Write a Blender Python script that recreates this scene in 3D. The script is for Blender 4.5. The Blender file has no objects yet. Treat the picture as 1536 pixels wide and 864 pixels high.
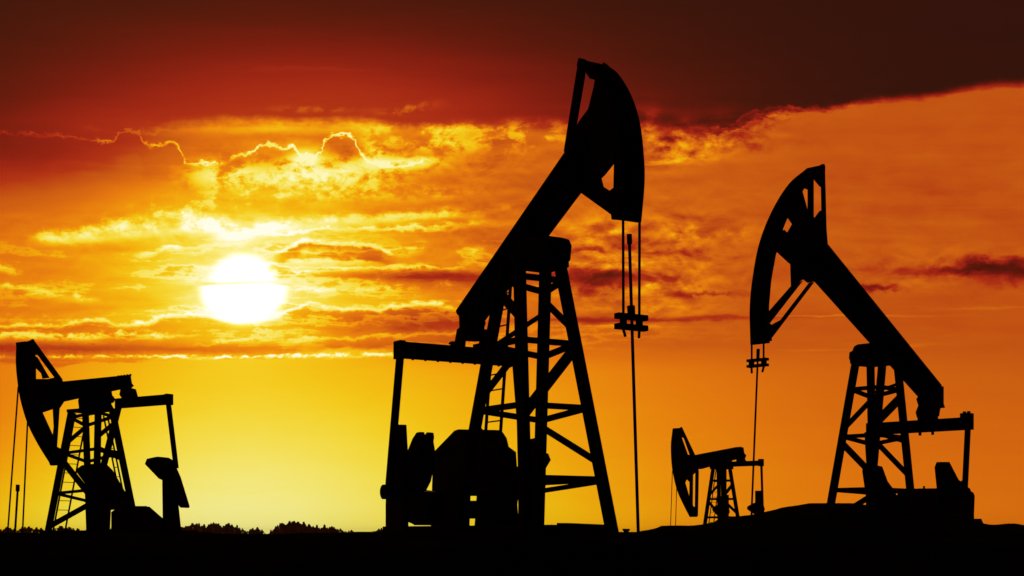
import bpy, math, random
import numpy as np
from mathutils import Vector, Matrix

S = bpy.context.scene
COL = S.collection
R = math.radians
F = 2133.0            # focal length in photo pixels (50 mm on 36 mm, 1536 px wide)
CX, HY = 768.0, 802.0 # photo column / row that look straight along +Y at eye level
rnd = random.Random(7)

# ------------------------------------------------------------------ materials
def metal(name, base, rust, rough=0.55):
    m = bpy.data.materials.new(name); m.use_nodes = True
    nt = m.node_tree; b = nt.nodes['Principled BSDF']
    tc = nt.nodes.new('ShaderNodeTexCoord')
    n = nt.nodes.new('ShaderNodeTexNoise'); n.inputs['Scale'].default_value = 3.5; n.inputs['Detail'].default_value = 7
    nt.links.new(tc.outputs['Object'], n.inputs['Vector'])
    r = nt.nodes.new('ShaderNodeValToRGB')
    r.color_ramp.elements[0].position = .48; r.color_ramp.elements[0].color = (*base, 1)
    r.color_ramp.elements[1].position = .66; r.color_ramp.elements[1].color = (*rust, 1)
    nt.links.new(n.outputs['Fac'], r.inputs['Fac']); nt.links.new(r.outputs['Color'], b.inputs['Base Color'])
    b.inputs['Roughness'].default_value = rough
    b.inputs['Specular IOR Level'].default_value = .15
    bu = nt.nodes.new('ShaderNodeBump'); bu.inputs['Strength'].default_value = .15; bu.inputs['Distance'].default_value = .01
    nt.links.new(n.outputs['Fac'], bu.inputs['Height']); nt.links.new(bu.outputs['Normal'], b.inputs['Normal'])
    return m
STEEL = metal('weathered_steel', (.022, .021, .022), (.03, .018, .012), .75)
DARK = metal('dark_steel', (.018, .018, .019), (.026, .016, .011), .8)
ROPE = metal('wire_rope', (.02, .02, .02), (.024, .017, .013), .7)
CONC = metal('weathered_concrete', (.06, .055, .05), (.04, .037, .033), .95)

def soil_mat():
    m = bpy.data.materials.new('dry_soil'); m.use_nodes = True
    nt = m.node_tree; b = nt.nodes['Principled BSDF']
    g = nt.nodes.new('ShaderNodeNewGeometry')
    n = nt.nodes.new('ShaderNodeTexNoise'); n.inputs['Scale'].default_value = .6; n.inputs['Detail'].default_value = 9
    nt.links.new(g.outputs['Position'], n.inputs['Vector'])
    r = nt.nodes.new('ShaderNodeValToRGB')
    r.color_ramp.elements[0].position = .35; r.color_ramp.elements[0].color = (.016, .015, .010, 1)
    r.color_ramp.elements[1].position = .7; r.color_ramp.elements[1].color = (.034, .026, .017, 1)
    nt.links.new(n.outputs['Fac'], r.inputs['Fac']); nt.links.new(r.outputs['Color'], b.inputs['Base Color'])
    b.inputs['Roughness'].default_value = 1; b.inputs['Specular IOR Level'].default_value = 0
    bu = nt.nodes.new('ShaderNodeBump'); bu.inputs['Strength'].default_value = .5; bu.inputs['Distance'].default_value = .05
    nt.links.new(n.outputs['Fac'], bu.inputs['Height']); nt.links.new(bu.outputs['Normal'], b.inputs['Normal'])
    return m
SOIL = soil_mat()

def leaf_mat(name, c):
    m = bpy.data.materials.new(name); m.use_nodes = True
    nt = m.node_tree; nt.nodes.clear()
    o = nt.nodes.new('ShaderNodeOutputMaterial')
    d = nt.nodes.new('ShaderNodeBsdfDiffuse'); t = nt.nodes.new('ShaderNodeBsdfTranslucent'); mx = nt.nodes.new('ShaderNodeMixShader')
    g = nt.nodes.new('ShaderNodeNewGeometry'); hs = nt.nodes.new('ShaderNodeHueSaturation')
    mr = nt.nodes.new('ShaderNodeMapRange'); mr.inputs['To Min'].default_value = .6; mr.inputs['To Max'].default_value = 1.4
    nt.links.new(g.outputs['Random Per Island'], mr.inputs['Value']); nt.links.new(mr.outputs['Result'], hs.inputs['Value'])
    hs.inputs['Color'].default_value = (*c, 1)
    nt.links.new(hs.outputs['Color'], d.inputs['Color']); nt.links.new(hs.outputs['Color'], t.inputs['Color'])
    mx.inputs[0].default_value = .6
    nt.links.new(d.outputs[0], mx.inputs[1]); nt.links.new(t.outputs[0], mx.inputs[2]); nt.links.new(mx.outputs[0], o.inputs[0])
    return m
LEAF = leaf_mat('glow_reddened_foliage', (.20, .045, .016))  # leaf colour reddened to carry the treeline's hazy, backlit sunset glow
BARK = metal('tree_bark', (.04, .03, .022), (.06, .045, .03), .95)

# ------------------------------------------------------------------ mesh builder
class MB:
    def __init__(s): s.v = []; s.f = []
    def add(s, vs, fs):
        o = len(s.v); s.v += [tuple(v) for v in vs]; s.f += [tuple(i + o for i in f) for f in fs]; return s
    def bar(s, p, q, w, h=None, up=(0, 0, 1), ext=0.0):
        """box-section member from p to q, w wide across, h deep along up"""
        p, q = Vector(p), Vector(q); h = w if h is None else h
        d = (q - p).normalized(); u = Vector(up)
        if abs(d.dot(u)) > .98: u = Vector((0, 1, 0))
        a = d.cross(u).normalized(); b = a.cross(d).normalized()
        p = p - d * ext; q = q + d * ext
        vs = [c + a * (i * w / 2) + b * (j * h / 2) for c in (p, q) for i, j in ((-1, -1), (1, -1), (1, 1), (-1, 1))]
        return s.add(vs, [(3, 2, 1, 0), (4, 5, 6, 7), (0, 1, 5, 4), (1, 2, 6, 5), (2, 3, 7, 6), (3, 0, 4, 7)])
    def tube(s, p, q, r, r2=None, n=12):
        p, q = Vector(p), Vector(q); r2 = r if r2 is None else r2
        d = (q - p).normalized(); u = Vector((0, 0, 1)) if abs(d.z) < .9 else Vector((1, 0, 0))
        a = d.cross(u).normalized(); b = a.cross(d)
        vs = []
        for c, rr in ((p, r), (q, r2)):
            for k in range(n):
                t = 2 * math.pi * k / n; vs.append(c + (a * math.cos(t) + b * math.sin(t)) * rr)
        fs = [(k, (k + 1) % n, n + (k + 1) % n, n + k) for k in range(n)]
        return s.add(vs, fs + [tuple(range(n - 1, -1, -1)), tuple(range(n, 2 * n))])
    def prism(s, xz, y0, y1):
        """outline in the local X-Z plane, solid from y0 to y1"""
        n = len(xz)
        A = sum(xz[i][0] * xz[(i + 1) % n][1] - xz[(i + 1) % n][0] * xz[i][1] for i in range(n))
        if A > 0: xz = xz[::-1]
        vs = [(x, y0, z) for x, z in xz] + [(x, y1, z) for x, z in xz]
        fs = [tuple(range(n - 1, -1, -1)), tuple(range(n, 2 * n))]
        fs += [(i, (i + 1) % n, n + (i + 1) % n, n + i) for i in range(n)]
        return s.add(vs, fs)
    def box(s, c, sx, sy, sz):
        x, y, z = c
        return s.prism([(x - sx / 2, z - sz / 2), (x + sx / 2, z - sz / 2), (x + sx / 2, z + sz / 2), (x - sx / 2, z + sz / 2)], y - sy / 2, y + sy / 2)
    def build(s, name, mat, parent=None, smooth=False):
        me = bpy.data.meshes.new(name); me.from_pydata(s.v, [], s.f); me.materials.append(mat)
        import bmesh
        bm = bmesh.new(); bm.from_mesh(me); bmesh.ops.recalc_face_normals(bm, faces=bm.faces[:]); bm.to_mesh(me); bm.free()
        if smooth: me.shade_smooth()
        o = bpy.data.objects.new(name, me); COL.objects.link(o)
        if parent: o.parent = parent
        return o
def tag(o, label=None, cat=None, group=None, kind=None):
    if label: o['label'] = label
    if cat: o['category'] = cat
    if group: o['group'] = group
    if kind: o['kind'] = kind
    return o
def empty(name, loc, rz=0):
    o = bpy.data.objects.new(name, None); COL.objects.link(o); o.empty_display_size = .3
    o.location = loc; o.rotation_euler = (0, 0, rz); return o
def wpt(px, py, d): return Vector(((px - CX) / F * d, d, (HY - py) / F * d))

# ------------------------------------------------------------------ pumpjack frame
class Frame:
    """Local axes of one pumpjack: X along the beam to the horse head, Y across, Z up.
    L() finds the point of a plane Y = w (or X = c, Z = c) that the photo shows at a pixel."""
    def __init__(s, side, px, d, psi, base_y):
        s.s = side; p = R(psi)
        s.X = Vector((side * math.cos(p), -math.sin(p), 0)); s.Y = Vector((0, 0, 1)).cross(s.X); s.Z = Vector((0, 0, 1))
        s.P = wpt(px, base_y, d); s.rz = math.atan2(s.X.y, s.X.x); s.d = d; s.m = d / F
    def L(s, px, py, w, axis=1):
        r = Vector(((px - CX) / F, 1, (HY - py) / F)); A = (s.X, s.Y, s.Z)[axis]
        Q = r * ((w + s.P.dot(A)) / r.dot(A)) - s.P
        return Vector((Q.dot(s.X), Q.dot(s.Y), Q.dot(s.Z)))
    def proj(s, l):
        w = s.P + s.X * l[0] + s.Y * l[1] + s.Z * l[2]
        return CX + F * w.x / w.y, HY - F * w.z / w.y
    def xz(s, pts, w):
        return [(q.x, q.z) for q in (s.L(x, y, w) for x, y in pts)]

def solve_corners(fr, z, xs):
    """centre and half sizes of a rectangle at height z whose corners L,R,near,far show at columns xs"""
    sg = dict(L=(-1, -1), R=(1, 1), N=(1, -1), F=(-1, 1)) if fr.s > 0 else dict(L=(1, -1), R=(-1, 1), N=(1, 1), F=(-1, -1))
    v = np.array([0., 0., 1., .7])
    def f(v): return np.array([fr.proj((v[0] + sg[k][0] * v[2], v[1] + sg[k][1] * v[3], z))[0] - xs[k] for k in 'LRNF'])
    # weak pull keeps the rectangle centred under the beam
    def g(v): return np.concatenate([f(v), [v[1] * 60, v[0] * 4]])
    for _ in range(30):
        r = g(v); J = np.array([(g(v + 1e-5 * e) - r) / 1e-5 for e in np.eye(4)]).T
        v = v - np.linalg.lstsq(J, r, rcond=None)[0]
    return {k: Vector((v[0] + sg[k][0] * v[2], v[1] + sg[k][1] * v[3], z)) for k in 'LRNF'}

class Tower:
    def __init__(s, fr, root, zt, top, base, legw, names=None):
        s.fr = fr; s.legw = legw
        s.obj = None
        s.t = solve_corners(fr, zt, top); s.b = solve_corners(fr, 0, base); s.zt = zt
        tp = MB()
        ctr = sum((s.t[k] for k in 'LRNF'), Vector()) / 4
        sx = abs(s.t['L'].x - s.t['R'].x) + legw * 1.3; sy = abs(s.t['L'].y - s.t['R'].y) + legw * 1.3
        tp.box((ctr.x, ctr.y, zt + .04), sx, sy, .08)
        s.obj = tp.build('tower', STEEL, root)
        for k in 'LRNF':
            MB().bar(s.b[k], s.t[k], legw, legw, up=(1, 0, 0)).build('leg', STEEL, s.obj)
    def at(s, k, z): return s.b[k].lerp(s.t[k], z / s.zt)
    def zat(s, k, py):
        lo, hi = -1., s.zt * 1.2
        for _ in range(50):
            m = (lo + hi) / 2
            if s.fr.proj(s.at(k, m))[1] > py: lo = m
            else: hi = m
        return lo
    def ring(s, k, py, w, up=0., dn=0.):
        z = s.zat(k, py); dz = dict(N=up, F=-dn, L=0, R=0)   # braces slope a little to the two middle legs
        for i, j in ('RN', 'NL', 'LF', 'FR'):
            MB().bar(s.at(i, z + dz[i]), s.at(j, z + dz[j]), w * .8, w).build('cross_brace', STEEL, s.obj)
    def diag(s, a, ya, b, yb, w):
        MB().bar(s.at(a, s.zat(a, ya)), s.at(b, s.zat(b, yb)), w * .8, w).build('diagonal_brace', STEEL, s.obj)
    def ladder(s, fr, root, p0, p1, w, gap, n, dir_):
        """two rails and n rungs on one tower face"""
        a = fr.L(*p0, w); b = fr.L(*p1, w); g = Vector(dir_) * gap
        m = MB().bar(a, b, .035)
        lad = m.build('ladder', DARK, root)
        MB().bar(a + g, b + g, .035).build('rail', DARK, lad)
        for i in range(n):
            q = a.lerp(b, (i + .5) / n); MB().tube(q, q + g, .011, n=6).build('rung', DARK, lad)

def arc_plate(fr, root, arc, hw, th, inset=0.0):
    w = fr.s * hw
    pts = fr.xz(arc, w)
    # resample smoothly (Catmull-Rom)
    P = [np.array(p) for p in pts]; P = [2 * P[0] - P[1]] + P + [2 * P[-1] - P[-2]]
    out = []
    for i in range(1, len(P) - 2):
        for k in range(6):
            t = k / 6
            out.append(.5 * ((2 * P[i]) + (-P[i - 1] + P[i + 1]) * t + (2 * P[i - 1] - 5 * P[i] + 4 * P[i + 1] - P[i + 2]) * t * t + (-P[i - 1] + 3 * P[i] - 3 * P[i + 1] + P[i + 2]) * t ** 3))
    out.append(P[-2])
    inner = []
    for i, p in enumerate(out):
        t = out[min(i + 1, len(out) - 1)] - out[max(i - 1, 0)]; t = t / np.linalg.norm(t)
        nrm = np.array((-t[1], t[0]))
        if nrm[0] > 0: nrm = -nrm
        inner.append(p + nrm * th)
    o = MB().prism([tuple(p) for p in out] + [tuple(p) for p in inner[::-1]], -hw, hw).build('horse_head', STEEL, root)
    return o, out

def slab(fr, name, pts, w, t, parent, mat=STEEL):
    return MB().prism(fr.xz(pts, w), w - t / 2, w + t / 2).build(name, mat, parent)

def i_beam(fr, name, top, bot, b, parent, s_top, s_bot, stiff=7):
    """rolled girder between its top line and bottom line (photo pixels of the outer edges)"""
    t0, t1 = [fr.L(*p, s_top * b / 2) for p in top]; b0, b1 = [fr.L(*p, s_bot * b / 2) for p in bot]
    T0, T1, B0, B1 = [Vector((p.x, 0, p.z)) for p in (t0, t1, b0, b1)]
    m = MB()
    d = (T1 - T0).normalized(); up = Vector((-d.z, 0, d.x)); up = up if up.z > 0 else -up
    ft = .045
    def plate(p, q, sgn):
        pp = [p, q, q - up * ft * sgn, p - up * ft * sgn]
        m.prism([(v.x, v.z) for v in pp], -b / 2, b / 2)
    plate(T0, T1, 1); plate(B0, B1, -1)
    m.prism([(v.x, v.z) for v in (T0 - up * .04, T1 - up * .04, B1 + up * .04, B0 + up * .04)], -.045, .045)
    for i in range(stiff + 1):
        k = i / stiff; a = T0.lerp(T1, k) - up * .044; c = B0.lerp(B1, k) + up * .044
        e = d * .012
        m.prism([(v.x, v.z) for v in (a - e, a + e, c + e, c - e)], -b / 2 + .004, b / 2 - .004)
    return m.build(name, STEEL, parent)

def carrier(fr, root, c0, c1, wid, hw, gapz, bar_h, tails=True):
    """rope carrier: two cross bars with spacers; c0, c1 local centres of the upper and lower bar"""
    up = MB().box(c0, .11, 2 * hw, bar_h).build('carrier_bar', STEEL, root)
    MB().box(c1, .11, 2 * hw, bar_h).build('carrier_bar', STEEL, root)
    for sg in (-1, 1):
        y = c0.y + sg * wid
        MB().tube((c0.x, y, c0.z - bar_h / 2), (c1.x, y, c1.z + bar_h / 2), .05).build('spacer', DARK, up)
        if tails:
            MB().tube((c1.x, y, c1.z - bar_h / 2), (c1.x + .02, y + .02 * -sg, c1.z - bar_h / 2 - .1), .02).build('rope_end', ROPE, up)

def bolts(fr, root, name, pts, r, h, w):
    pass

PG = 'pumpjacks of the oil field'
# ================================================================== 1. the big pumpjack in the middle
fr = Frame(1, 800, 21.5, 58, 800)
root = tag(empty('pumpjack', fr.P, fr.rz), 'largest and nearest pumpjack, horse head raised to the right, latticed tower between wide pitman arms', 'pumpjack', PG)
PUMP_MAIN = fr
zt = (800 - 401) * fr.m
tw = Tower(fr, root, zt, dict(L=757, R=841, N=779, F=818), dict(L=688, R=922.5, N=785, F=803), .14)
for py in (421, 516, 612, 719): tw.ring('R', py, .085, 0, .1 if py < 700 else 0)
tw.diag('F', 452, 'R', 494, .085); tw.diag('N', 622, 'R', 520, .13); tw.diag('F', 640, 'R', 694, .085)
tw.diag('L', 440, 'N', 475, .12); tw.diag('L', 600, 'N', 520, .085); tw.diag('F', 737, 'R', 722, .07)
tw.diag('L', 524, 'F', 470, .07); tw.diag('L', 640, 'N', 720, .085)
tw.ladder(fr, root, (748, 690), (766, 426), -.92, .42, 11, (-1, 0, 0))
# saddle bearing on the tower
sad = MB().prism(fr.xz([(786, 400), (783, 385), (800, 352), (826, 354), (836, 357), (840, 366), (838, 388), (826, 401), (812, 405)], 0.05), -.2, .26).build('saddle_bearing', DARK, root)
MB().tube(fr.L(812, 378, -.2), fr.L(812, 378, -.2) + Vector((0, .42, 0)), .12).build('bearing_shaft', DARK, sad)
for x_, y_ in ((842, 371), (845, 377)): p = fr.L(x_, y_, .2); MB().tube(p - Vector((.05, 0, 0)), p + Vector((.05, 0, 0)), .03).build('bolt', DARK, sad)
# walking beam
i_beam(fr, 'walking_beam', ((683.5, 466), (866, 200)), ((722, 489), (888, 268)), .3, root, -1, 1)
# horse head
ARC = [(910, 97.5), (927.6, 111), (947, 143), (960, 184), (966, 235), (967, 275), (962, 333.7)]
hh, arc_in = arc_plate(fr, root, ARC, .2, .1)
slab(fr, 'web_plate', [(855, 232), (864, 200), (870, 184), (885, 164), (896, 120), (893, 101), (902, 100), (925, 120), (940, 150), (951, 190), (957, 235), (957, 275), (952, 330), (925, 329), (923, 284), (924, 238), (905, 262), (880, 285)], 0, .07, hh)
slab(fr, 'side_plate', [(886, 165), (893, 122), (893, 104), (900, 101), (906, 102), (922, 120), (925, 180), (922, 238), (908, 256), (890, 262)], -.14, .03, hh)
slab(fr, 'arc_flange', [(903, 101), (905.5, 93.5), (910, 96.5), (918, 104), (918, 112)], .19, .02, hh)
slab(fr, 'rear_post', [(869, 96), (871.5, 88), (878, 92), (876, 110), (862, 192), (852, 232), (848, 227)], -.03, .06, hh)
slab(fr, 'top_bar', [(869, 99), (872, 87.5), (887, 96), (904, 99), (906, 108), (889, 119), (881, 107)], -.02, .1, hh)
slab(fr, 'lower_strut', [(868, 286), (897, 262), (901, 268), (904, 280), (915, 287), (924, 280), (926, 330), (919, 329.5), (918, 322)], 0, .04, hh)
slab(fr, 'end_plate', [(921, 322), (926, 322), (955, 325), (955, 333), (921, 329.5)], 0, .08, hh)
# rope bridle, carrier and polished rod
c0 = fr.L(947, 475.5, 0); c1 = fr.L(947, 491, 0)
for sg, (a, b) in ((-1, ((929, 326), (931.5, 471))), (1, ((957, 326), (962, 471)))):
    p = fr.L(*a, sg * .14); q = Vector((c0.x, c0.y + sg * .135, c0.z)); p.x = q.x + .03 * 0
    MB().tube(p, q, .019, n=8).build('bridle_rope', ROPE, root)
carrier(fr, root, c0, c1, .135, .25, 0, .075)
rd = MB().tube(fr.L(944, 358, 0), fr.L(957.5, 803, 0), .022, n=10).build('polished_rod', DARK, root)
MB().tube(fr.L(944, 351.5, 0), fr.L(944.4, 366, 0), .036).build('rod_cap', DARK, rd)
MB().tube(fr.L(946.5, 459, 0), fr.L(947, 471, 0), .055).build('rod_clamp', DARK, rd)
# tail bearing and equalizer
tb = MB().prism(fr.xz([(693, 472), (694, 500), (699, 502), (697, 510), (704, 512), (712, 512), (722, 511), (722, 490), (724, 484), (718, 470)], 0), -.06, .06).build('tail_bearing', DARK, root)
slab(fr, 'bearing_bracket', [(687, 495), (692, 490), (698, 502), (696, 520), (682, 520), (674, 516), (678, 512), (684, 512)], -.12, .05, tb)
slab(fr, 'bearing_bracket', [(722, 508), (726, 502), (729, 494), (732, 496), (734, 522), (712, 524), (711, 517), (720, 515)], .12, .05, tb)
e0 = fr.L(596, 524.5, -1.16); e1 = fr.L(803, 541, 1.16); e1.x = e0.x; e1.z = e0.z
eq = MB().bar(e0, e1, .2, .25).build('equalizer', STEEL, root)
MB().bar(e0 + Vector((0, -.012, 0)), e0 + Vector((0, .09, 0)), .23, .285).build('end_cap', STEEL, eq)
for k in range(9):
    p = e0.lerp(e1, .12 + .1 * k); MB().tube(p - Vector((0, 0, .12)), p - Vector((0, 0, .15)), .022, n=6).build('bolt', DARK, eq)
# pitman arms, cranks
pin0 = fr.L(583, 738, -1.16)
MB().bar(e0 + Vector((0, .05, -.1)), pin0, .09, .1, up=(0, 1, 0), ext=.05).build('pitman_arm', STEEL, root)
pin1 = fr.L(791, 738, 1.16)
MB().bar(e1 + Vector((0, -.05, -.1)), pin1, .13, .12, up=(0, 1, 0), ext=.05).build('pitman_arm', STEEL, root)
cr = slab(fr, 'crank', [(599, 637), (606, 637), (609, 690), (609, 799), (582, 799), (582, 756), (584, 715)], -1.02, .09, root)
MB().tube(pin0 - Vector((0, .1, 0)), pin0 + Vector((0, .1, 0)), .12, n=18).build('crank_pin', DARK, cr)
slab(fr, 'counterweight', [(609, 690), (622, 658), (628, 649), (633, 648), (634.5, 653.5), (641, 652), (643.5, 648.5), (647, 649), (648, 656), (647, 662), (649, 674), (650, 690), (643, 722), (636, 736), (609, 742)], -.86, .08, cr)
cr = slab(fr, 'crank', [(784, 662), (810, 656), (813, 681), (811, 703), (808, 792), (781, 797), (780, 690)], 1.05, .09, root)
slab(fr, 'counterweight', [(800, 680), (820, 680), (824, 690), (815, 705), (800, 707)], 1.14, .06, cr)
# gearbox under its sloping belt guard, motor and base frame
gb = slab(fr, 'gearbox', [(656, 690), (688, 648), (706, 647), (750, 648), (756, 657), (759, 670), (770, 678), (774, 744), (652, 744)], -.1, .1, root, DARK)
slab(fr, 'belt_guard', [(652, 679), (684, 646), (690, 644), (746, 645), (752, 649), (757, 662), (757, 742), (650, 742)], -.36, .06, gb)
slab(fr, 'gearbox_foot', [(648, 742), (704, 742), (702, 800), (648, 800)], -.1, .05, gb, DARK)
slab(fr, 'gearbox_foot', [(717, 742), (776, 742), (774, 757), (776, 780), (776, 800), (713, 800)], -.1, .05, gb, DARK)
slab(fr, 'gearbox_foot', [(700, 751), (720, 751), (720, 778), (700, 778)], -.1, .04, gb, DARK)
mo = slab(fr, 'motor', [(606, 738), (630, 735), (652, 738), (652, 783), (641, 783), (637, 786), (634, 788), (631, 786), (624, 783), (606, 783)], -.6, .3, root, DARK)
bf = MB()
for yy in (-.55, .55):
    bf.box((fr.L(700, 800, yy).x * .5 - .6, yy, .02), 5.2, .22, .2)
bf.build('base_frame', STEEL, root)
base = MB().box((-1.2, 0, -.08), 5.6, 2.7, .2)
tag(base.build('concrete_pad', CONC), 'long low concrete pad under the largest pumpjack', 'foundation').matrix_world = Matrix.Translation(fr.P) @ Matrix.Rotation(fr.rz, 4, 'Z')

# beam of timber/steel on the ground by the right tower leg
fb = MB().prism([(fr.L(843, 789, 1.2).x, .17), (fr.L(843, 800, 1.2).x, -.12), (fr.L(912, 800, 1.2).x, -.12), (fr.L(912, 793, 1.2).x, .13)], 1.1, 1.34)
o = tag(fb.build('foundation_beam', CONC), 'low flat topped beam lying at the foot of the largest tower\'s right leg', 'beam'); o.location = fr.P; o.rotation_euler = (0, 0, fr.rz)
# wellhead at the foot of the rod
wp = fr.L(957.5, 803, 0)
wh = tag(empty('wellhead', fr.P + fr.X * wp.x + fr.Y * wp.y + Vector((0, 0, -.5)), fr.rz), 'stubby wellhead with a valve, under the polished rod of the largest pumpjack', 'wellhead')
MB().tube((0, 0, -.4), (0, 0, .28), .13, n=20).build('casing_head', DARK, wh)
MB().tube((0, 0, .28), (0, 0, .47), .055, n=16).build('stuffing_box', DARK, wh)
MB().tube((0, 0, .38), (-.1, -.13, .4), .04).build('side_pipe', DARK, wh)
vb = MB().tube((-.1, -.13, .36), (-.1, -.13, .53), .035).build('valve', DARK, wh)
MB().tube((-.1, -.13, .53), (-.1, -.13, .56), .05, n=14).build('hand_wheel', DARK, vb)

# ================================================================== 2. the pumpjack on the right, behind the mound
fr = Frame(-1, 1312, 27.5, 45, 800)
root = tag(empty('pumpjack', fr.P, fr.rz), 'mid sized pumpjack rising behind the earth mound, head up to the left', 'pumpjack', PG)
zt = (800 - 545) * fr.m
tw = Tower(fr, root, zt, dict(L=1282, R=1345, N=1325, F=1307), dict(L=1240, R=1373.4, N=1300, F=1309), .115)
for py in (584, 655, 735): tw.ring('L', py, .075, .0, .1 if py < 700 else .03)
tw.diag('L', 643, 'F', 600, .08); tw.diag('L', 664, 'F', 712, .1); tw.diag('N', 632, 'R', 596, .13); tw.diag('N', 662, 'R', 714, .08); tw.diag('L', 785, 'F', 742, .09)
tw.diag('F', 590, 'R', 575, .05); tw.diag('N', 650, 'R', 663, .06)
sad = MB().prism(fr.xz([(1287, 536), (1288, 527), (1292, 525), (1295, 518), (1300, 515), (1330, 515), (1345, 545), (1320, 550), (1300, 548), (1290, 543)], 0), -.2, .2).build('saddle_bearing', DARK, root)
MB().tube(fr.L(1314, 530, -.34), fr.L(1314, 530, -.34) + Vector((0, .7, 0)), .11).build('bearing_shaft', DARK, sad)
i_beam(fr, 'walking_beam', ((1413, 578), (1237, 360)), ((1381, 600), (1221, 422)), .3, root, 1, -1)
ARC = [(1211, 252), (1183, 276), (1158, 316), (1139, 364), (1129, 415), (1124.5, 461), (1125.5, 517)]
hh, _ = arc_plate(fr, root, ARC, .17, .1)
slab(fr, 'web_plate', [(1205, 259), (1186, 278), (1164, 316), (1148, 362), (1139, 415), (1135, 461), (1136, 514), (1151, 513), (1151, 466), (1155, 420), (1162, 382), (1167, 365), (1173, 338), (1181, 322), (1202, 288)], 0, .06, hh)
slab(fr, 'web_plate', [(1167, 378), (1183, 393), (1187, 396), (1188, 430), (1205, 418), (1213, 424), (1235, 420), (1240, 365), (1236, 318), (1231, 316), (1222, 328), (1211, 320), (1203, 290), (1190, 335), (1181, 351), (1175, 345), (1169, 365)], 0, .05, hh)
slab(fr, 'web_plate', [(1202, 288), (1195, 274), (1210, 259), (1216, 262), (1212, 284), (1206, 281)], 0, .05, hh)
slab(fr, 'web_plate', [(1180, 323), (1201, 287), (1203, 289), (1211.5, 320), (1190, 337)], 0, .04, hh)
slab(fr, 'post', [(1213, 258), (1219, 262), (1219, 330), (1213, 330)], 0, .05, hh)
slab(fr, 'rear_post', [(1232, 252), (1234.5, 246.5), (1236, 247), (1237.5, 300), (1239, 366), (1233.5, 330)], 0, .04, hh)
slab(fr, 'top_bar', [(1211, 252.5), (1218, 253), (1228, 250), (1234, 246), (1236, 250), (1235, 282), (1231, 279), (1221, 267), (1211, 262)], 0, .06, hh)
slab(fr, 'lower_strut', [(1186, 430), (1204, 421), (1163.5, 473), (1152, 488), (1151, 470)], 0, .02, hh)
slab(fr, 'lower_strut', [(1214, 424), (1221, 423), (1155, 510), (1148, 512), (1150, 492), (1163, 484), (1171, 480)], 0, .02, hh)
slab(fr, 'end_plate', [(1131, 500), (1152, 486), (1153, 512), (1131, 515)], 0, .14, hh)
c0 = fr.L(1136.5, 540, 0); c1 = fr.L(1136.5, 548.5, 0)
for sg, (a, b) in ((-1, ((1130, 512), (1129.5, 539))), (1, ((1146, 511), (1145.5, 539)))):
    q = Vector((c0.x, c0.y + sg * .125, c0.z)); p = fr.L(*a, sg * .125); p.x = q.x
    MB().tube(p, q, .017, n=8).build('bridle_rope', ROPE, root)
carrier(fr, root, c0, c1, .13, .2, 0, .045)
rd = MB().tube(fr.L(1137, 530, 0), fr.L(1126.5, 790, 0), .017, n=10).build('polished_rod', DARK, root)
MB().tube(fr.L(1137.3, 523.5, 0), fr.L(1136.8, 538, 0), .03).build('rod_cap', DARK, rd)
tb = MB().prism(fr.xz([(1409, 580), (1409, 606), (1411, 612), (1404, 613), (1402, 625), (1382, 626), (1380, 618), (1384, 608), (1381, 598), (1390, 585)], 0), -.1, .1).build('tail_bearing', DARK, root)
slab(fr, 'bearing_bracket', [(1378, 630), (1377, 622), (1384, 612), (1404, 614), (1406, 630)], .1, .05, tb)
e1 = fr.L(1456, 635, 1.16); e0 = fr.L(1328, 641, -1.1); e0.x = e1.x; e0.z = e1.z
eq = MB().bar(e0, e1, .2, .24).build('equalizer', STEEL, root)
MB().bar(e1 + Vector((0, .01, .04)), e1 + Vector((0, -.17, .04)), .22, .32).build('end_cap', STEEL, eq)
for dx, dy in ((0, -.04), (0, -.13)): MB().tube(e1 + Vector((dx, dy, .18)), e1 + Vector((dx, dy, .24)), .035, n=8).build('bolt', DARK, eq)
for x_, y_ in ((1380, 651), (1399, 650)): p = fr.L(x_, y_, .3); MB().tube(p + Vector((0, 0, .03)), p - Vector((0, 0, .03)), .03, n=8).build('bolt', DARK, eq)
pin1 = fr.L(1447, 740, 1.16)
MB().bar(e1 + Vector((0, -.06, -.1)), pin1, .085, .085, up=(0, 1, 0), ext=.05).build('pitman_arm', STEEL, root)
pin0 = fr.L(1311, 760, -1.12)
MB().bar(e0 + Vector((0, .03, -.1)), pin0, .2, .13, up=(0, 1, 0), ext=.05).build('pitman_arm', STEEL, root)
cr = slab(fr, 'crank', [(1296, 697), (1301, 695), (1321, 700), (1329, 722), (1338, 734), (1342, 742), (1352, 746), (1362, 735), (1362, 800), (1303, 800), (1302, 750), (1296, 708)], -1.05, .08, root)
cr = slab(fr, 'crank', [(1405, 701), (1408, 693), (1421, 693), (1435, 720), (1441, 724), (1445, 721), (1450, 735), (1457, 739), (1459, 744), (1458, 771), (1458, 800), (1415, 800)], 1.05, .09, root)
MB().tube(pin1 - Vector((0, .08, 0)), pin1 + Vector((0, .08, 0)), .11, n=18).build('crank_pin', DARK, cr)
gb = slab(fr, 'gearbox', [(1363, 735), (1364, 733), (1412, 732.5), (1412, 800), (1363, 800)], .1, .5, root, DARK)
MB().tube(fr.L(1386, 733, .1), fr.L(1386, 729, .1), .02).build('vent_cap', DARK, gb)
slab(fr, 'belt_guard', [(1356, 744), (1366, 734.5), (1420, 733), (1440, 745), (1440, 800), (1350, 800)], .45, .06, gb)
bf = MB()
for yy in (-.5, .5): bf.box((-1.0, yy, .06), 4.6, .22, .2)
bf.build('base_frame', STEEL, root)
fb = MB().prism(fr.xz([(1440, 778), (1472, 778), (1478, 792), (1478, 815), (1440, 815)], 1.3), .5, 1.3)
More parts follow.
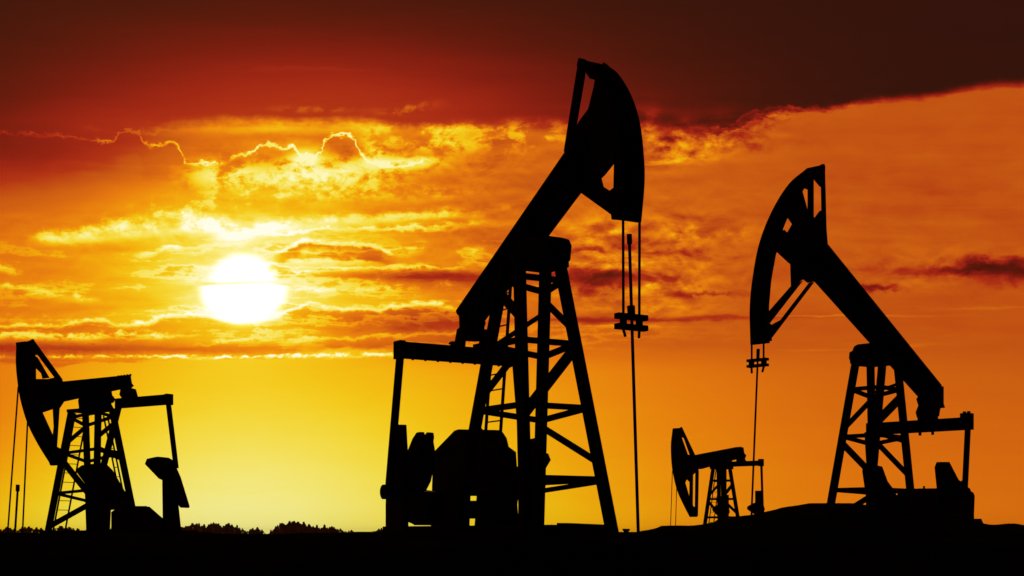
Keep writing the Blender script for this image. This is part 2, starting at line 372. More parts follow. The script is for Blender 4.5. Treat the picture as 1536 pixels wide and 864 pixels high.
o = tag(fb.build('concrete_block', CONC), 'stepped concrete block behind the mound, below the right pumpjack\'s counterweight', 'block'); o.location = fr.P; o.rotation_euler = (0, 0, fr.rz)

# ================================================================== 3. the pumpjack at the left
fr = Frame(-1, 140, 39.6, 55, 801)
root = tag(empty('pumpjack', fr.P, fr.rz), 'pumpjack at the left edge with its beam nearly level and horse head lowered', 'pumpjack', PG)
zt = (801 - 618) * fr.m
tw = Tower(fr, root, zt, dict(L=105, R=167, N=149, F=130), dict(L=70, R=205, N=145, F=136), .135)
for py in (626, 680, 740): tw.ring('L', py, .08, .08, .2)
tw.diag('L', 667, 'F', 640, .1); tw.diag('L', 690, 'F', 740, .14); tw.diag('L', 790, 'F', 757, .13); tw.diag('N', 655, 'R', 634, .1); tw.diag('N', 672, 'R', 688, .12)
tw.ladder(fr, root, (79, 800), (113, 620), -.75, .40, 13, (-1, 0, 0))
tw.ladder(fr, root, (187, 750), (161, 622), .55, .40, 9, (-.4, -.9, 0))
sad = MB().prism(fr.xz([(126, 618), (124, 600), (128, 588), (160, 584), (162, 596), (160, 606), (166, 618)], 0), -.2, .2).build('saddle_bearing', DARK, root)
MB().tube(fr.L(143, 601, -.34), fr.L(143, 601, -.34) + Vector((0, .7, 0)), .11).build('bearing_shaft', DARK, sad)
i_beam(fr, 'walking_beam', ((195, 562), (76, 574)), ((181, 583), (88, 603)), .3, root, 1, -1)
for k in range(5):
    p = fr.L(178 + k * 4.4, 566.3 - k * .55, 0); MB().tube(p, p + Vector((0, 0, .06)), .03, n=8).build('bolt', DARK, root)
ARC = [(24.4, 513.6), (23.6, 545), (26.8, 578.5), (31.5, 604), (41.3, 635.6), (57, 667), (76.7, 698.6)]
hh, _ = arc_plate(fr, root, ARC, .2, .12)
slab(fr, 'web_plate', [(27, 515), (45, 511), (52, 533), (53, 553), (53, 568.5), (72, 568.5), (83, 566), (93, 571), (97, 600), (89, 612), (78, 614), (63, 619), (78, 652), (84, 670), (92, 674), (96, 668), (97, 692), (84, 694), (76, 696), (60, 667), (45, 635), (35, 604), (30, 578), (27, 545)], 0, .07, hh)
slab(fr, 'rear_post', [(47, 512), (49, 508.5), (52, 513), (93.5, 570), (86, 571), (57, 532), (46, 534)], 0, .06, hh)
slab(fr, 'brace_plate', [(50, 533), (56, 536), (74, 567), (64, 568), (62, 560), (54, 552)], 0, .03, hh)
slab(fr, 'top_bar', [(25, 514), (29, 516), (46, 510.5), (49, 508.5), (53, 520), (50, 535), (27, 535)], 0, .08, hh)
slab(fr, 'lower_strut', [(79.5, 612), (89, 612), (85, 672), (78, 668), (81, 640)], 0, .04, hh)
slab(fr, 'end_plate', [(72, 680), (94, 676), (94, 693), (83, 694.5), (77, 698)], 0, .12, hh)
for sg, (a, b) in ((-1, ((27.5, 580), (11, 806))), (1, ((41.5, 630), (33.5, 806)))):
    MB().tube(fr.L(*a, sg * .2), fr.L(*b, sg * .2), .022, n=8).build('bridle_rope', ROPE, root)
rd = MB().tube(fr.L(26.5, 735, 0), fr.L(22, 808, 0), .03, n=10).build('polished_rod', DARK, root)
MB().tube(fr.L(26.7, 727, 0), fr.L(26.4, 737, 0), .052).build('rod_cap', DARK, rd)
tb = MB().prism(fr.xz([(195, 562), (197, 575), (200, 579), (196, 582), (203, 584), (206, 595), (204, 599), (184, 598), (180, 592), (182, 580)], 0), -.03, .03).build('tail_bearing', DARK, root)
e1 = fr.L(255, 599, 1.16); e0 = fr.L(142, 613, -1.1); e0.x = e1.x; e0.z = e1.z
eq = MB().bar(e0, e1, .2, .28).build('equalizer', STEEL, root)
MB().bar(e1 + Vector((0, .01, .0)), e1 + Vector((0, -.1, .0)), .23, .31).build('end_cap', STEEL, eq)
pin1 = fr.L(264, 700, 1.16)
MB().bar(e1 + Vector((0, -.07, -.1)), pin1, .11, .1, up=(0, 1, 0), ext=.05).build('pitman_arm', STEEL, root)
pin0 = fr.L(145, 740, -1.12)
MB().bar(e0 + Vector((0, .05, -.1)), pin0, .15, .12, up=(0, 1, 0), ext=.05).build('pitman_arm', STEEL, root)
cr = slab(fr, 'crank', [(137, 706), (163, 700), (165, 760), (163, 803), (137, 803), (134, 740)], -1.0, .1, root)
slab(fr, 'counterweight', [(117, 709), (117, 703), (124, 698), (134, 696), (157, 695), (168, 706), (191, 746), (195, 758), (180, 764), (166, 765), (140, 760), (137, 742), (130, 727)], -.9, .1, cr)
cr = slab(fr, 'crank', [(245, 716), (262, 700), (266, 757), (271, 803), (246, 803), (245.5, 760)], 1.0, .1, root)
slab(fr, 'counterweight', [(219, 696), (222, 688), (236, 685), (251, 686.5), (259, 691), (262, 706), (250, 722), (240, 718)], .92, .1, cr)
slab(fr, 'pitman_foot', [(256, 690), (263, 700), (270, 716), (283.5, 760), (282, 762), (272, 761.5), (262, 750)], 1.12, .07, cr)
gb = slab(fr, 'gearbox', [(172, 768), (182, 762), (201, 760), (219, 760), (243, 781), (248, 803), (172, 803)], .1, .3, root, DARK)
slab(fr, 'belt_guard', [(170, 766), (182, 760), (201, 759), (219, 759), (243, 780), (243, 803), (174, 803), (171, 795)], .4, .05, gb)
bf = MB()
for yy in (-.5, .5): bf.box((-1.0, yy, .0), 4.6, .22, .2)
bf.build('base_frame', STEEL, root)
fb = MB().prism(fr.xz([(262, 798.5), (317, 798.5), (321, 816), (262, 816)], 1.3), .8, 1.3)
o = tag(fb.build('concrete_block', CONC), 'flat concrete block beside the left pumpjack\'s raised counterweight', 'block'); o.location = fr.P; o.rotation_euler = (0, 0, fr.rz)

# ================================================================== 4. the small far pumpjack
fr = Frame(-1, 1083, 66, 48, 799)
root = tag(empty('pumpjack', fr.P, fr.rz), 'smallest distant pumpjack, behind the mound and left of the thin rod', 'pumpjack', PG)
zt = (799 - 704) * fr.m
tw = Tower(fr, root, zt, dict(L=1070, R=1095.5, N=1086.5, F=1077), dict(L=1054, R=1109, N=1088, F=1081), .13)
for py in (721, 748.5, 776): tw.ring('L', py, .09)
tw.diag('L', 743, 'F', 727, .09); tw.diag('L', 752, 'F', 772, .1); tw.diag('L', 795, 'F', 780, .1); tw.diag('N', 742, 'R', 727, .12); tw.diag('N', 752, 'R', 770, .1)
tw.ladder(fr, root, (1062, 795), (1074, 704), -.75, .4, 12, (-1, 0, 0))
sad = MB().prism(fr.xz([(1070, 703), (1070, 698), (1076, 690), (1092, 689), (1094, 696), (1095, 704)], 0), -.2, .2).build('saddle_bearing', DARK, root)
i_beam(fr, 'walking_beam', ((1112.5, 670), (1040, 684)), ((1106, 687), (1044, 704)), .3, root, 1, -1)
ARC = [(1009, 642.5), (1006.3, 666), (1006.8, 689.4), (1009.3, 710), (1015.6, 735.7), (1024.8, 756.6), (1034.5, 775.6)]
hh, _ = arc_plate(fr, root, ARC, .2, .12)
slab(fr, 'web_plate', [(1010, 643), (1019, 642), (1022, 657), (1031, 682), (1041, 684), (1047, 705), (1039, 712), (1037, 724), (1034, 722), (1030, 718), (1027, 724), (1033.5, 746), (1038, 760), (1043, 760), (1045.5, 765), (1045, 773), (1036, 772), (1026, 756), (1017, 736), (1011, 710), (1008.5, 689), (1008, 666)], 0, .08, hh)
slab(fr, 'rear_post', [(1019, 643), (1022, 640.5), (1042, 683), (1036, 684), (1026.5, 657), (1020, 655)], 0, .08, hh)
slab(fr, 'lower_strut', [(1035, 720), (1039, 712), (1038.5, 760), (1034.5, 755)], 0, .06, hh)
slab(fr, 'inner_post', [(1044, 706), (1047.3, 705.5), (1046, 774), (1043, 773)], 0, .08, hh)
for sg, (a, b) in ((-1, ((1008.6, 706), (1005.5, 800))), (1, ((1015, 730), (1013, 800)))):
    MB().tube(fr.L(*a, sg * .2), fr.L(*b, sg * .2), .018, n=6).build('bridle_rope', ROPE, root)
tb = MB().prism(fr.xz([(1112.5, 671), (1114, 680), (1117, 683), (1115, 688), (1117, 693), (1107, 695), (1107, 686)], 0), -.1, .1).build('tail_bearing', DARK, root)
e1 = fr.L(1143.5, 694.5, 1.16); e0 = fr.L(1086, 701, -1.1); e0.x = e1.x; e0.z = e1.z
eq = MB().bar(e0, e1, .2, .24).build('equalizer', STEEL, root)
MB().bar(e1 + Vector((0, .01, .02)), e1 + Vector((0, -.15, .02)), .25, .34).build('end_cap', STEEL, eq)
pin1 = fr.L(1144, 760, 1.16)
MB().bar(e1 + Vector((0, -.05, -.1)), pin1, .08, .08, up=(0, 1, 0)).build('pitman_arm', STEEL, root)
pin0 = fr.L(1086, 765, -1.12)
MB().bar(e0 + Vector((0, .05, -.1)), pin0, .2, .15, up=(0, 1, 0)).build('pitman_arm', STEEL, root)
cr = slab(fr, 'crank', [(1134, 736), (1140, 736), (1143, 739), (1144, 757), (1143, 800), (1134, 800)], 1.0, .1, root)
slab(fr, 'counterweight', [(1122, 764), (1122, 760), (1127, 757), (1133, 754), (1144, 757), (1146, 764), (1144, 770), (1138, 773), (1132, 771)], 1.1, .1, cr)
cr = slab(fr, 'crank', [(1079, 745), (1092, 742), (1092, 800), (1079, 800)], -1.0, .1, root)
slab(fr, 'counterweight', [(1070, 766), (1069.5, 761), (1078, 757), (1092, 759), (1093.5, 768), (1090, 776), (1078, 774)], -.9, .1, cr)

# ------------------------------------------------------------------ ground: one sheet to the horizon
def interp(t, x):
    if x <= t[0][0]: return t[0][1]
    for (a, b), (c, d) in zip(t, t[1:]):
        if x <= c:
            k = (x - a) / (c - a); return b + (d - b) * k
    return t[-1][1]
def ss(a, b, x):
    t = min(1, max(0, (x - a) / (b - a))); return t * t * (3 - 2 * t)
MOUND = [(925, 806), (945, 804.5), (960, 801), (983, 797.5), (991, 793.6), (1036, 793), (1052, 791), (1076, 786.5), (1110, 778.5), (1127, 777), (1157, 770), (1175, 764.5), (1200, 760.5), (1215, 757.5), (1250, 757), (1288, 758), (1305, 761), (1330, 766), (1360, 771), (1400, 777), (1440, 782), (1478, 789), (1490, 790.5), (1510, 788.5), (1523, 788.5), (1545, 792), (1700, 799), (1900, 806)]
CREST = [(-400, 803), (0, 800.5), (250, 800.5), (318, 812.5), (360, 809), (420, 805.5), (480, 804), (520, 804), (560, 799.5), (610, 799), (700, 799), (940, 801), (1100, 802), (2000, 802)]
def hashn(x, y):
    v = 0
    for f, a in ((.35, .5), (1.1, .3), (2.9, .2)):
        v += a * (math.sin(x * f * 1.7 + 1.3 * math.sin(y * f * 1.1)) * math.sin(y * f * 1.9 + 1.7 * math.sin(x * f * .9 + 2)))
    return v
def ground_z(x, y):
    px = CX + F * x / max(y, 4)
    near = -1.62 + 1.56 * ss(3, 17, y)                    # the camera stands in a shallow dip
    D = 38.0
    pc = CX + F * x / D
    crest = (HY - interp(CREST, pc)) / F * D              # gentle rise the left and middle pumps stand on
    z = near + (crest + .06) * ss(12, 34, y) 
    if y > 42: z += (-3.2 - (crest)) * ss(42, 260, y)
    MD = 22.5
    pm = CX + F * x / min(27., max(15., y))
    zm = (HY - interp(MOUND, pm)) / F * MD + .06
    g = ss(13.5, 22.3, y) * (1 - ss(22.7, 25.5, y) * .85) * (1 - ss(28, 75, y))
    z += max(0, zm) * g * ss(900, 960, pm)
    z += .035 * hashn(x, y) * ss(2, 10, y) * (1 - ss(100, 300, y))
    return z
ys = [-60, -30, -15, -8, -4, -2]
y = 0.
while y < 30: ys.append(y); y += .25
while y < 60: ys.append(y); y += .6
while y < 2600: ys.append(y); y *= 1.12
ys.append(2900)
NXG = 420
gv, gf = [], []
for yy in ys:
    half = 18 + max(yy, 0) * .62 + (60 if yy > 40 else 0) + (max(0, yy - 40)) * .8
    for i in range(NXG + 1):
        t = -1 + 2 * i / NXG; xx = half * (t * .55 + .45 * t ** 3)
        gv.append((xx, yy, ground_z(xx, yy)))
W = NXG + 1
for j in range(len(ys) - 1):
    for i in range(NXG): gf.append((j * W + i, j * W + i + 1, (j + 1) * W + i + 1, (j + 1) * W + i))
g = MB(); g.v = gv; g.f = gf
gr = g.build('ground', SOIL, None, True); tag(gr, kind='structure')

# dry grass on the crest of the mound and around the pads: nobody could count it
gm = MB()
def blade(x, y, z, h, a, w):
    lean = Vector((math.cos(a), math.sin(a), 0)) * h * rnd.uniform(.1, .6); s_ = Vector((math.cos(a + 1.57), math.sin(a + 1.57), 0)) * w
    b = Vector((x, y, z - .02))
    gm.add([b - s_, b + s_, b + lean * .4 + Vector((0, 0, h * .6)) + s_ * .6, b + lean + Vector((0, 0, h))], [(0, 1, 2, 3)])
for k in range(14000):
    if k % 2: 
        px = rnd.uniform(930, 1560); y = rnd.gauss(22.3, 1.0)
    else:
        px = rnd.uniform(-20, 1000); y = rnd.uniform(17, 44)
    x = (px - CX) / F * y
    if hashn(x * 1.7 + 5, y * 1.3) < -.1: continue
    blade(x, y, ground_z(x, y), rnd.uniform(.008, .03) * (1 if rnd.random() < .97 else 1.6), rnd.uniform(0, 6.28), rnd.uniform(.003, .008))
tag(gm.build('grass', leaf_mat('dry_grass', (.05, .04, .02))), 'short dry grass along the top of the mound and the pads', 'grass', kind='stuff')

# ------------------------------------------------------------------ far trees
def tree_proto(kind):
    rt = empty('tree', (0, 0, 0))
    H = 8.0
    tr = MB()
    tr.tube((0, 0, -.5), (0, 0, H * .45), .16, .1, 8); tr.tube((0, 0, H * .45), (.05, 0, H * .92), .1, .02, 8)
    for k in range(8):
        a = k * 2.4; z = H * (.3 + .07 * k)
        tr.tube((0, 0, z), (math.cos(a) * 1.1 * (1 - k * .09), math.sin(a) * 1.1 * (1 - k * .09), z + .7), .05, .015, 5)
    tr.build('trunk', BARK, rt)
    cr = MB()
    for k in range(900):
        t = rnd.random() ** (.8 if kind else 1.0); z = H * (.14 + .86 * t)
        if kind == 0: rad = 1.9 * (1 - t) ** .9 + .1           # spruce-like
        elif kind == 1: rad = 1.9 * math.sqrt(max(0.02, 1 - (2 * t - .9) ** 2)) * (.8 + .3 * math.sin(t * 11))
        else: rad = 1.3 * math.sqrt(max(.02, 1 - (1.7 * t - .7) ** 2)) * (.75 + .3 * math.sin(t * 17 + 1))
        a = rnd.uniform(0, 6.28); rr = rad * math.sqrt(rnd.random()) * (1.15 if rnd.random() < .1 else 1)
        c = Vector((math.cos(a) * rr, math.sin(a) * rr, z)); sz = rnd.uniform(.16, .42)
        u = Vector((rnd.gauss(0, 1), rnd.gauss(0, 1), rnd.gauss(0, 1))).normalized(); v = u.orthogonal().normalized()
        cr.add([c - u * sz, c + v * sz * .7, c + u * sz, c - v * sz * .7], [(0, 1, 2, 3)])
    cr.build('crown', LEAF, rt)
    return rt
protos = [tree_proto(k) for k in range(3)]
TOPS = [(-30, 796), (0, 795), (10, 792), (25, 796), (42, 793), (60, 796), (90, 793), (125, 797), (150, 797), (200, 798), (258, 797), (275, 793), (292, 787.5), (310, 790), (333, 787), (346, 790), (358, 791), (371, 797), (387, 793), (398, 801), (403, 802), (410, 794), (417, 788), (430, 787), (442, 784.6), (458, 788), (470, 792), (500, 791), (512, 795), (525, 798), (537, 804), (548, 801), (558, 797), (575, 796)]
used = [0, 0, 0]
TLAB = [(240, 'dark tree in the low row behind the left pumpjack', 'trees behind the left pumpjack'),
        (399, 'dark tree in the row right of the left pumpjack\'s concrete block', 'trees beside the concrete block'),
        (600, 'dark tree in the humped row just left of the largest pumpjack', 'trees left of the largest pumpjack')]
px = -28.0
while px < 574:
    D = rnd.uniform(560, 680)
    top = interp(TOPS, px) + rnd.uniform(-4.5, 1.5)
    if 396 < px < 406: top += 3
    x = (px - CX) / F * D; gz = ground_z(x, D)
    h = max(2.2, (HY - top) / F * D - gz)
    k = rnd.choice((0, 0, 1, 2, 2))
    p = protos[k]
    if used[k] == 0: t = p; used[k] = 1
    else:
        t = p.copy(); COL.objects.link(t)
        for ch in p.children:
            c = ch.copy(); COL.objects.link(c); c.parent = t
    t.location = (x, D, gz); t.rotation_euler = (0, 0, rnd.uniform(0, 6.28)); sc = h / 8
    t.scale = (sc * rnd.uniform(1.0, 1.5),) * 2 + (sc,)
    for lim, lab, grp in TLAB:
        if px < lim: tag(t, lab, 'tree', grp); break
    px += rnd.uniform(2.2, 4.6)

# ------------------------------------------------------------------ evening haze over the fields
hz = MB().box((0, 1400, 3.2), 6400, 3200, 17.6)
hm = bpy.data.materials.new('evening_haze'); hm.use_nodes = True; hn = hm.node_tree; hn.nodes.clear()
ho = hn.nodes.new('ShaderNodeOutputMaterial'); hv = hn.nodes.new('ShaderNodeVolumePrincipled')
hv.inputs['Color'].default_value = (.95, .5, .25, 1); hv.inputs['Density'].default_value = .0001; hv.inputs['Anisotropy'].default_value = .3
hn.links.new(hv.outputs[0], ho.inputs['Volume'])
tag(hz.build('haze', hm), kind='stuff')

# ------------------------------------------------------------------ sky
SUN_PX, SUN_PY = 365., 430.
sd = Vector(((SUN_PX - CX) / F, 1, (HY - SUN_PY) / F)).normalized()
SUN_EL = math.asin(sd.z); SUN_AZ = math.atan2(sd.x, sd.y)
w = bpy.data.worlds.new('World'); S.world = w; w.use_nodes = True
nt = w.node_tree; nt.nodes.clear()
class N:
    """tiny expression layer over Math nodes"""
    def __init__(s, k): s.k = k
    def _m(op, *a, clamp=False):
        n = nt.nodes.new('ShaderNodeMath'); n.operation = op; n.use_clamp = clamp
        for i, v in enumerate(a):
            if isinstance(v, N): nt.links.new(v.k, n.inputs[i])
            else: n.inputs[i].default_value = v
        return N(n.outputs[0])
    def __add__(s, o): return N._m('ADD', s, o)
    __radd__ = __add__
    def __sub__(s, o): return N._m('SUBTRACT', s, o)
    def __rsub__(s, o): return N._m('SUBTRACT', o, s)
    def __mul__(s, o): return N._m('MULTIPLY', s, o)
    __rmul__ = __mul__
    def __truediv__(s, o): return N._m('DIVIDE', s, o)
    def __neg__(s): return N._m('MULTIPLY', s, -1.)
M = N._m
def exp(x): return M('EXPONENT', x)
def mx(a, b): return M('MAXIMUM', a, b)
def mn(a, b): return M('MINIMUM', a, b)
def sstep(a, b, x):
    n = nt.nodes.new('ShaderNodeMapRange'); n.interpolation_type = 'SMOOTHSTEP'
    for key, v in (('Value', x), ('From Min', a), ('From Max', b)):
        if isinstance(v, N): nt.links.new(v.k, n.inputs[key])
        else: n.inputs[key].default_value = v
    return N(n.outputs[0])
def lin(a, b, c, d, x):
    n = nt.nodes.new('ShaderNodeMapRange'); n.clamp = True
    nt.links.new(x.k, n.inputs['Value'])
    for key, v in (('From Min', a), ('From Max', b), ('To Min', c), ('To Max', d)): n.inputs[key].default_value = v
    return N(n.outputs[0])
tc = nt.nodes.new('ShaderNodeTexCoord')
sep = nt.nodes.new('ShaderNodeSeparateXYZ'); nt.links.new(tc.outputs['Generated'], sep.inputs[0])
DX, DY, DZ = (N(o) for o in sep.outputs)
dyc = mx(DY, .08)
# bearings on a far cloud wall to the west: U across, V down (in hundredths of the view's focal length units)
U = 768. + F * (DX / dyc)
V = 802. - F * (DZ / dyc)
def noise(u, v, kx, ky, detail=4., rough=.55, seed=0., dist=0.):
    c = nt.nodes.new('ShaderNodeCombineXYZ')
    nt.links.new((u * kx + seed * 1.37).k, c.inputs[0]); nt.links.new((v * ky + seed * 2.11).k, c.inputs[1]); c.inputs[2].default_value = seed
    n = nt.nodes.new('ShaderNodeTexNoise'); n.noise_dimensions = '2D'
    n.inputs['Scale'].default_value = 1; n.inputs['Detail'].default_value = detail; n.inputs['Roughness'].default_value = rough; n.inputs['Distortion'].default_value = dist
    nt.links.new(c.outputs[0], n.inputs['Vector'])
    return N(n.outputs['Fac'])
def curve(pts, x, lo=-200., hi=1736.):
    """piecewise curve through photo columns -> rows"""
    ys_ = [p[1] for p in pts]; a, b = min(ys_) - 1, max(ys_) + 1
    n = nt.nodes.new('ShaderNodeFloatCurve'); c = n.mapping.curves[0]
    P = [(lo, pts[0][1])] + list(pts) + [(hi, pts[-1][1])]
    while len(c.points) < len(P): c.points.new(.5, .5)
    for p, (px_, py_) in zip(c.points, P):
        p.location = ((px_ - lo) / (hi - lo), (py_ - a) / (b - a)); p.handle_type = 'AUTO_CLAMPED'
    n.mapping.use_clip = True; n.mapping.update()
    nt.links.new(lin(lo, hi, 0, 1, x).k, n.inputs['Value'])
    return a + (b - a) * N(n.outputs[0])
def gauss(cx, cy, sx, sy, u=None, v=None):
    a = ((U if u is None else u) - cx) * (1. / sx); b = ((V if v is None else v) - cy) * (1. / sy)
    return exp(-(a * a + b * b))
def window(x, a, b, f, g_=None):
    g_ = f if g_ is None else g_
    return sstep(a, a + f, x) * (1. - sstep(b - g_, b, x))

def mix(a, b, k): return a + (b - a) * k
# ---- shared noises
def c11(x, g): return mx(mn((x - .5) * g, 1.), -1.)
nb = noise(U, V, 1 / 95, 1 / 56, 8, .60, 3., .35)     # heaps
nf = noise(U, V, 1 / 36, 1 / 23, 6, .62, 8., .2)      # fine heaps
ns = noise(U + nb * 60., V + nb * 16., 1 / 300, 1 / 30, 7, .6, 5.)   # streaks
nt2 = noise(U, V, 1 / 13, 1 / 9, 4, .6, 12.)          # crumbs
nl = noise(U, V, 1 / 78, 1 / 40, 6, .52, 21., .2)      # heaps of the torn field
nl2 = noise(U, V - 9., 1 / 78, 1 / 40, 6, .52, 21., .2)
emb = c11(nl - nl2 + .5, 5.)                          # bright where a heap's top faces the light, dark under it
pb = c11(nb, 3.4); pf = c11(nf, 3.4); ps = c11(ns, 3.4); pt = c11(nt2, 3.4)
Vf = V + pf * 7. + pt * 2.                            # rows with ragged edges
Vs = V + ps * 6. + pf * 2.5                           # rows with streaky edges
# ---- open sky
du = U - SUN_PX; dv = V - SUN_PY
r2 = du * du * .75 + dv * dv
gx = (U - 350.) * (1 / 650.)
eg = exp(-(gx * gx))
low = .565 + .345 * eg - lin(480., 760., 1., 0., V) * (.085 + .09 * eg)
low = low + .06 * gauss(370., 735., 330., 150.) - .12 * gauss(-60., 620., 210., 170.)
up = .475 + .16 * exp(r2 * (-1 / 480. ** 2)) + .24 * exp(r2 * (-1 / 235. ** 2))
lw = gauss(30., 215., 300., 85.)
up = up - .31 * lw - .06 * gauss(640., 300., 180., 60.)
T = mix(up, low, sstep(500., 565., V))
zone = sstep(542., 505., Vf)                          # where the cloud field is
west = lin(700., 1150., 1., .0, U)
# a cloud's thin sunlit edge is bright and its thick heart is dark
def clouds(T, n, lo, hi, zone_, bright, dark):
    D = sstep(lo, hi, n)
    return T + zone_ * (D * (1. - D) * (4. * bright) - D * D * dark)
calm = 1. - mn(gauss(60., 260., 260., 90.) * 1.2, 1.)
T = T + zone * west * calm * ps * .045 + zone * (ps * .016 + pb * .010) + (1. - zone) * (ps * .006 + pb * .004)
T = clouds(T, ns * .6 + nf * .25 + nb * .15, .50, .62, zone * west * sstep(330., 380., V) * lin(-40., 200., .6, 1., U), .11, .08)
T = T + emb * zone * west * calm * (.022 + .09 * gauss(620., 240., 200., 50.))
# ---- layers with a lit rim
def layer(T, pts, amp, width, rng, inside, depth, soft=10., wob=5., fine=4., lo_fade=.5, crumbs=2.):
    top = curve(pts, U + pf * 4.)
    d = V - top + pb * wob + pf * fine + pt * crumbs
    q = d * (1. / width)
    k = mx(1. + pf * .9 + pb * .5 + pt * .3, .08)
    rim = exp(-(q * q)) * k
    body = sstep(0., soft, d) * (1. - sstep(depth * lo_fade, depth, d + ps * depth * .5))
    return T + rng * (rim * amp + body * inside)
# upper heap cloud: dark red mass with thin bright outline
T = layer(T, [(0, 199), (30, 200), (60, 203), (75, 202), (95, 205), (120, 206), (145, 210), (160, 213), (178, 200), (195, 196), (212, 198), (216, 214), (235, 218), (255, 212), (268, 220), (274, 240), (300, 246), (330, 243), (352, 233), (385, 229), (400, 217), (412, 218), (425, 224), (440, 222), (448, 235), (470, 236), (482, 222), (492, 209), (512, 203), (530, 210), (545, 236), (565, 247), (600, 250), (640, 243)],
          lin(0., 420., .19, .34, U), 2.4, window(U, -60., 660., 60., 60.) * (.75 + .5 * nf), -.025, 60., 6., 3., 5., .5, 4.2)
# dark hearts of the heaps
T = T - .15 * gauss(515., 224., 24., 15., v=Vf) - .10 * gauss(408., 245., 46., 16., v=Vf) - .07 * gauss(330., 228., 40., 8., v=Vf) - .05 * gauss(420., 205., 90., 7., v=Vf)
# torn bright cloud right below the heaps
def lumps(T, z, n, lo, hi, amp): return T + z * sstep(lo, hi, n) * amp
nm = nb * .4 + nf * .45 + nt2 * .15
T = lumps(T, gauss(475., 262., 115., 26.) + .75 * gauss(330., 262., 50., 18.) + .75 * gauss(605., 244., 50., 11.) + .5 * gauss(560., 225., 20., 30.) + .9 * gauss(456., 240., 22., 14.), nm, .38, .55, .46)
T = T + .14 * gauss(140., 193., 16., 3.5, v=Vf) + .12 * gauss(230., 196., 26., 4., v=Vf)
T = lumps(T, .8 * gauss(590., 288., 120., 10.) + .75 * gauss(330., 300., 110., 15., v=V + (U - 330.) * .12) + .5 * gauss(450., 288., 60., 14.), nm, .48, .58, .19)
# pale band and torn patches under the deck
T = T + .15 * gauss(420., 190., 190., 10., v=Vs) * (.75 + .5 * nf)
T = lumps(T, gauss(650., 212., 80., 24., v=Vf) + .9 * gauss(790., 205., 80., 24., v=Vf) + .6 * gauss(735., 190., 200., 8., v=Vf), nm, .44, .56, .24)
T = T - .06 * gauss(745., 215., 22., 26., v=Vf)
# long bright streaks above the sun
def streak(T, pts, half, a, b, fa, fb, amp, k=1.):
    q = (V + pf * 5. * k + ps * 5. * k + pt * 2.2 - curve(pts, U)) * (1. / half)
    return T + window(U, a, b, fa, fb) * exp(-(q * q)) * amp
T = streak(T, [(20, 360), (60, 357), (110, 353), (160, 349), (230, 343), (300, 340)], 10., 30., 350., 50., 60., .14 + .27 * sstep(.40, .60, nm))
T = streak(T, [(120, 340), (200, 326), (260, 322), (310, 330), (360, 340)], 9., 120., 380., 70., 50., .05 + .24 * sstep(.42, .60, nm))
T = streak(T, [(300, 352), (340, 354), (380, 347), (430, 340), (480, 335), (560, 329), (640, 324), (720, 321)], 9., 300., 750., 50., 70., .17 + .22 * sstep(.40, .60, nm))
T = T + emb * .05 * gauss(300., 340., 230., 26.)
T = streak(T, [(400, 352), (480, 345), (560, 343), (640, 341), (740, 337)], 3.5, 380., 740., 60., 60., .14 + .24 * sstep(.4, .58, nm))
T = streak(T, [(200, 384), (240, 376), (270, 371)], 4., 195., 285., 20., 20., .22 * sstep(.45, .55, nm))
T = streak(T, [(0, 404), (20, 408)], 4., -40., 40., 20., 20., .2 * sstep(.4, .55, nm))
# small dark cloud right of the sun's top
T = layer(T, [(410, 378), (430, 371), (448, 368), (458, 361), (475, 362), (500, 365), (540, 367), (570, 371), (600, 380)], .22, 3., window(U, 405., 610., 25., 50.), -.20, 24., 6., 1., 3., .5, 1.5)
T = streak(T, [(420, 388), (480, 392), (560, 388), (640, 377)], 5., 415., 650., 30., 50., .20 * sstep(.38, .55, nm))
# dark strips level with the sun
T = T - window(U, 180., 900., 90., 150.) * .20 * gauss(600., 413., 330., 7., v=Vs) * lin(250., 600., .45, 1., U)
T = T - .15 * window(U, 480., 800., 60., 60.) * gauss(655., 420., 110., 14., v=Vf)
T = streak(T, [(420, 409), (500, 404), (600, 402), (700, 404)], 2.2, 400., 720., 50., 50., .16)
T = streak(T, [(420, 434), (480, 437), (560, 436), (600, 435)], 3., 420., 620., 50., 50., .15 * sstep(.4, .55, nf))
T = streak(T, [(-40, 424), (20, 431), (60, 440), (110, 446), (150, 452)], 5., -60., 160., 20., 50., .06 + .18 * sstep(.4, .58, nm))
# the low bank: bright crest, red-orange body
T = layer(T, [(0, 490), (40, 488), (80, 488), (110, 484), (150, 480), (185, 487), (215, 486), (235, 478), (262, 473), (300, 471), (350, 478), (400, 475), (428, 468), (450, 461), (468, 453), (485, 459), (510, 463), (560, 464), (610, 457), (640, 456), (690, 462), (740, 462)],
          .22, 2.8, window(U, -300., 770., 100., 90.), -.11, 62., 8., 2.5, 3.5, .75, 1.6)
T = T - .15 * gauss(620., 484., 130., 13., v=Vs) - .10 * gauss(640., 517., 110., 8., v=Vs)
T = streak(T, [(-60, 506), (40, 503), (120, 504), (180, 500), (260, 504)], 6., -100., 275., 60., 50., .36 * sstep(.41, .56, nm))
T = streak(T, [(480, 507), (560, 503), (700, 499)], 3., 440., 740., 80., 60., .17)
T = streak(T, [(270, 516), (330, 514), (380, 510)], 2., 270., 400., 30., 40., .08)
T = T - .14 * window(U, -100., 640., 60., 60.) * gauss(150., 521., 460., 5.5, v=Vs)
T = streak(T, [(-60, 536), (60, 534), (200, 534), (320, 535), (460, 533), (520, 534), (620, 531)], 2.6, -100., 640., 60., 60., (.10 + .30 * sstep(.42, .6, nf)) * lin(0., 420., .7, 1., U), .5)
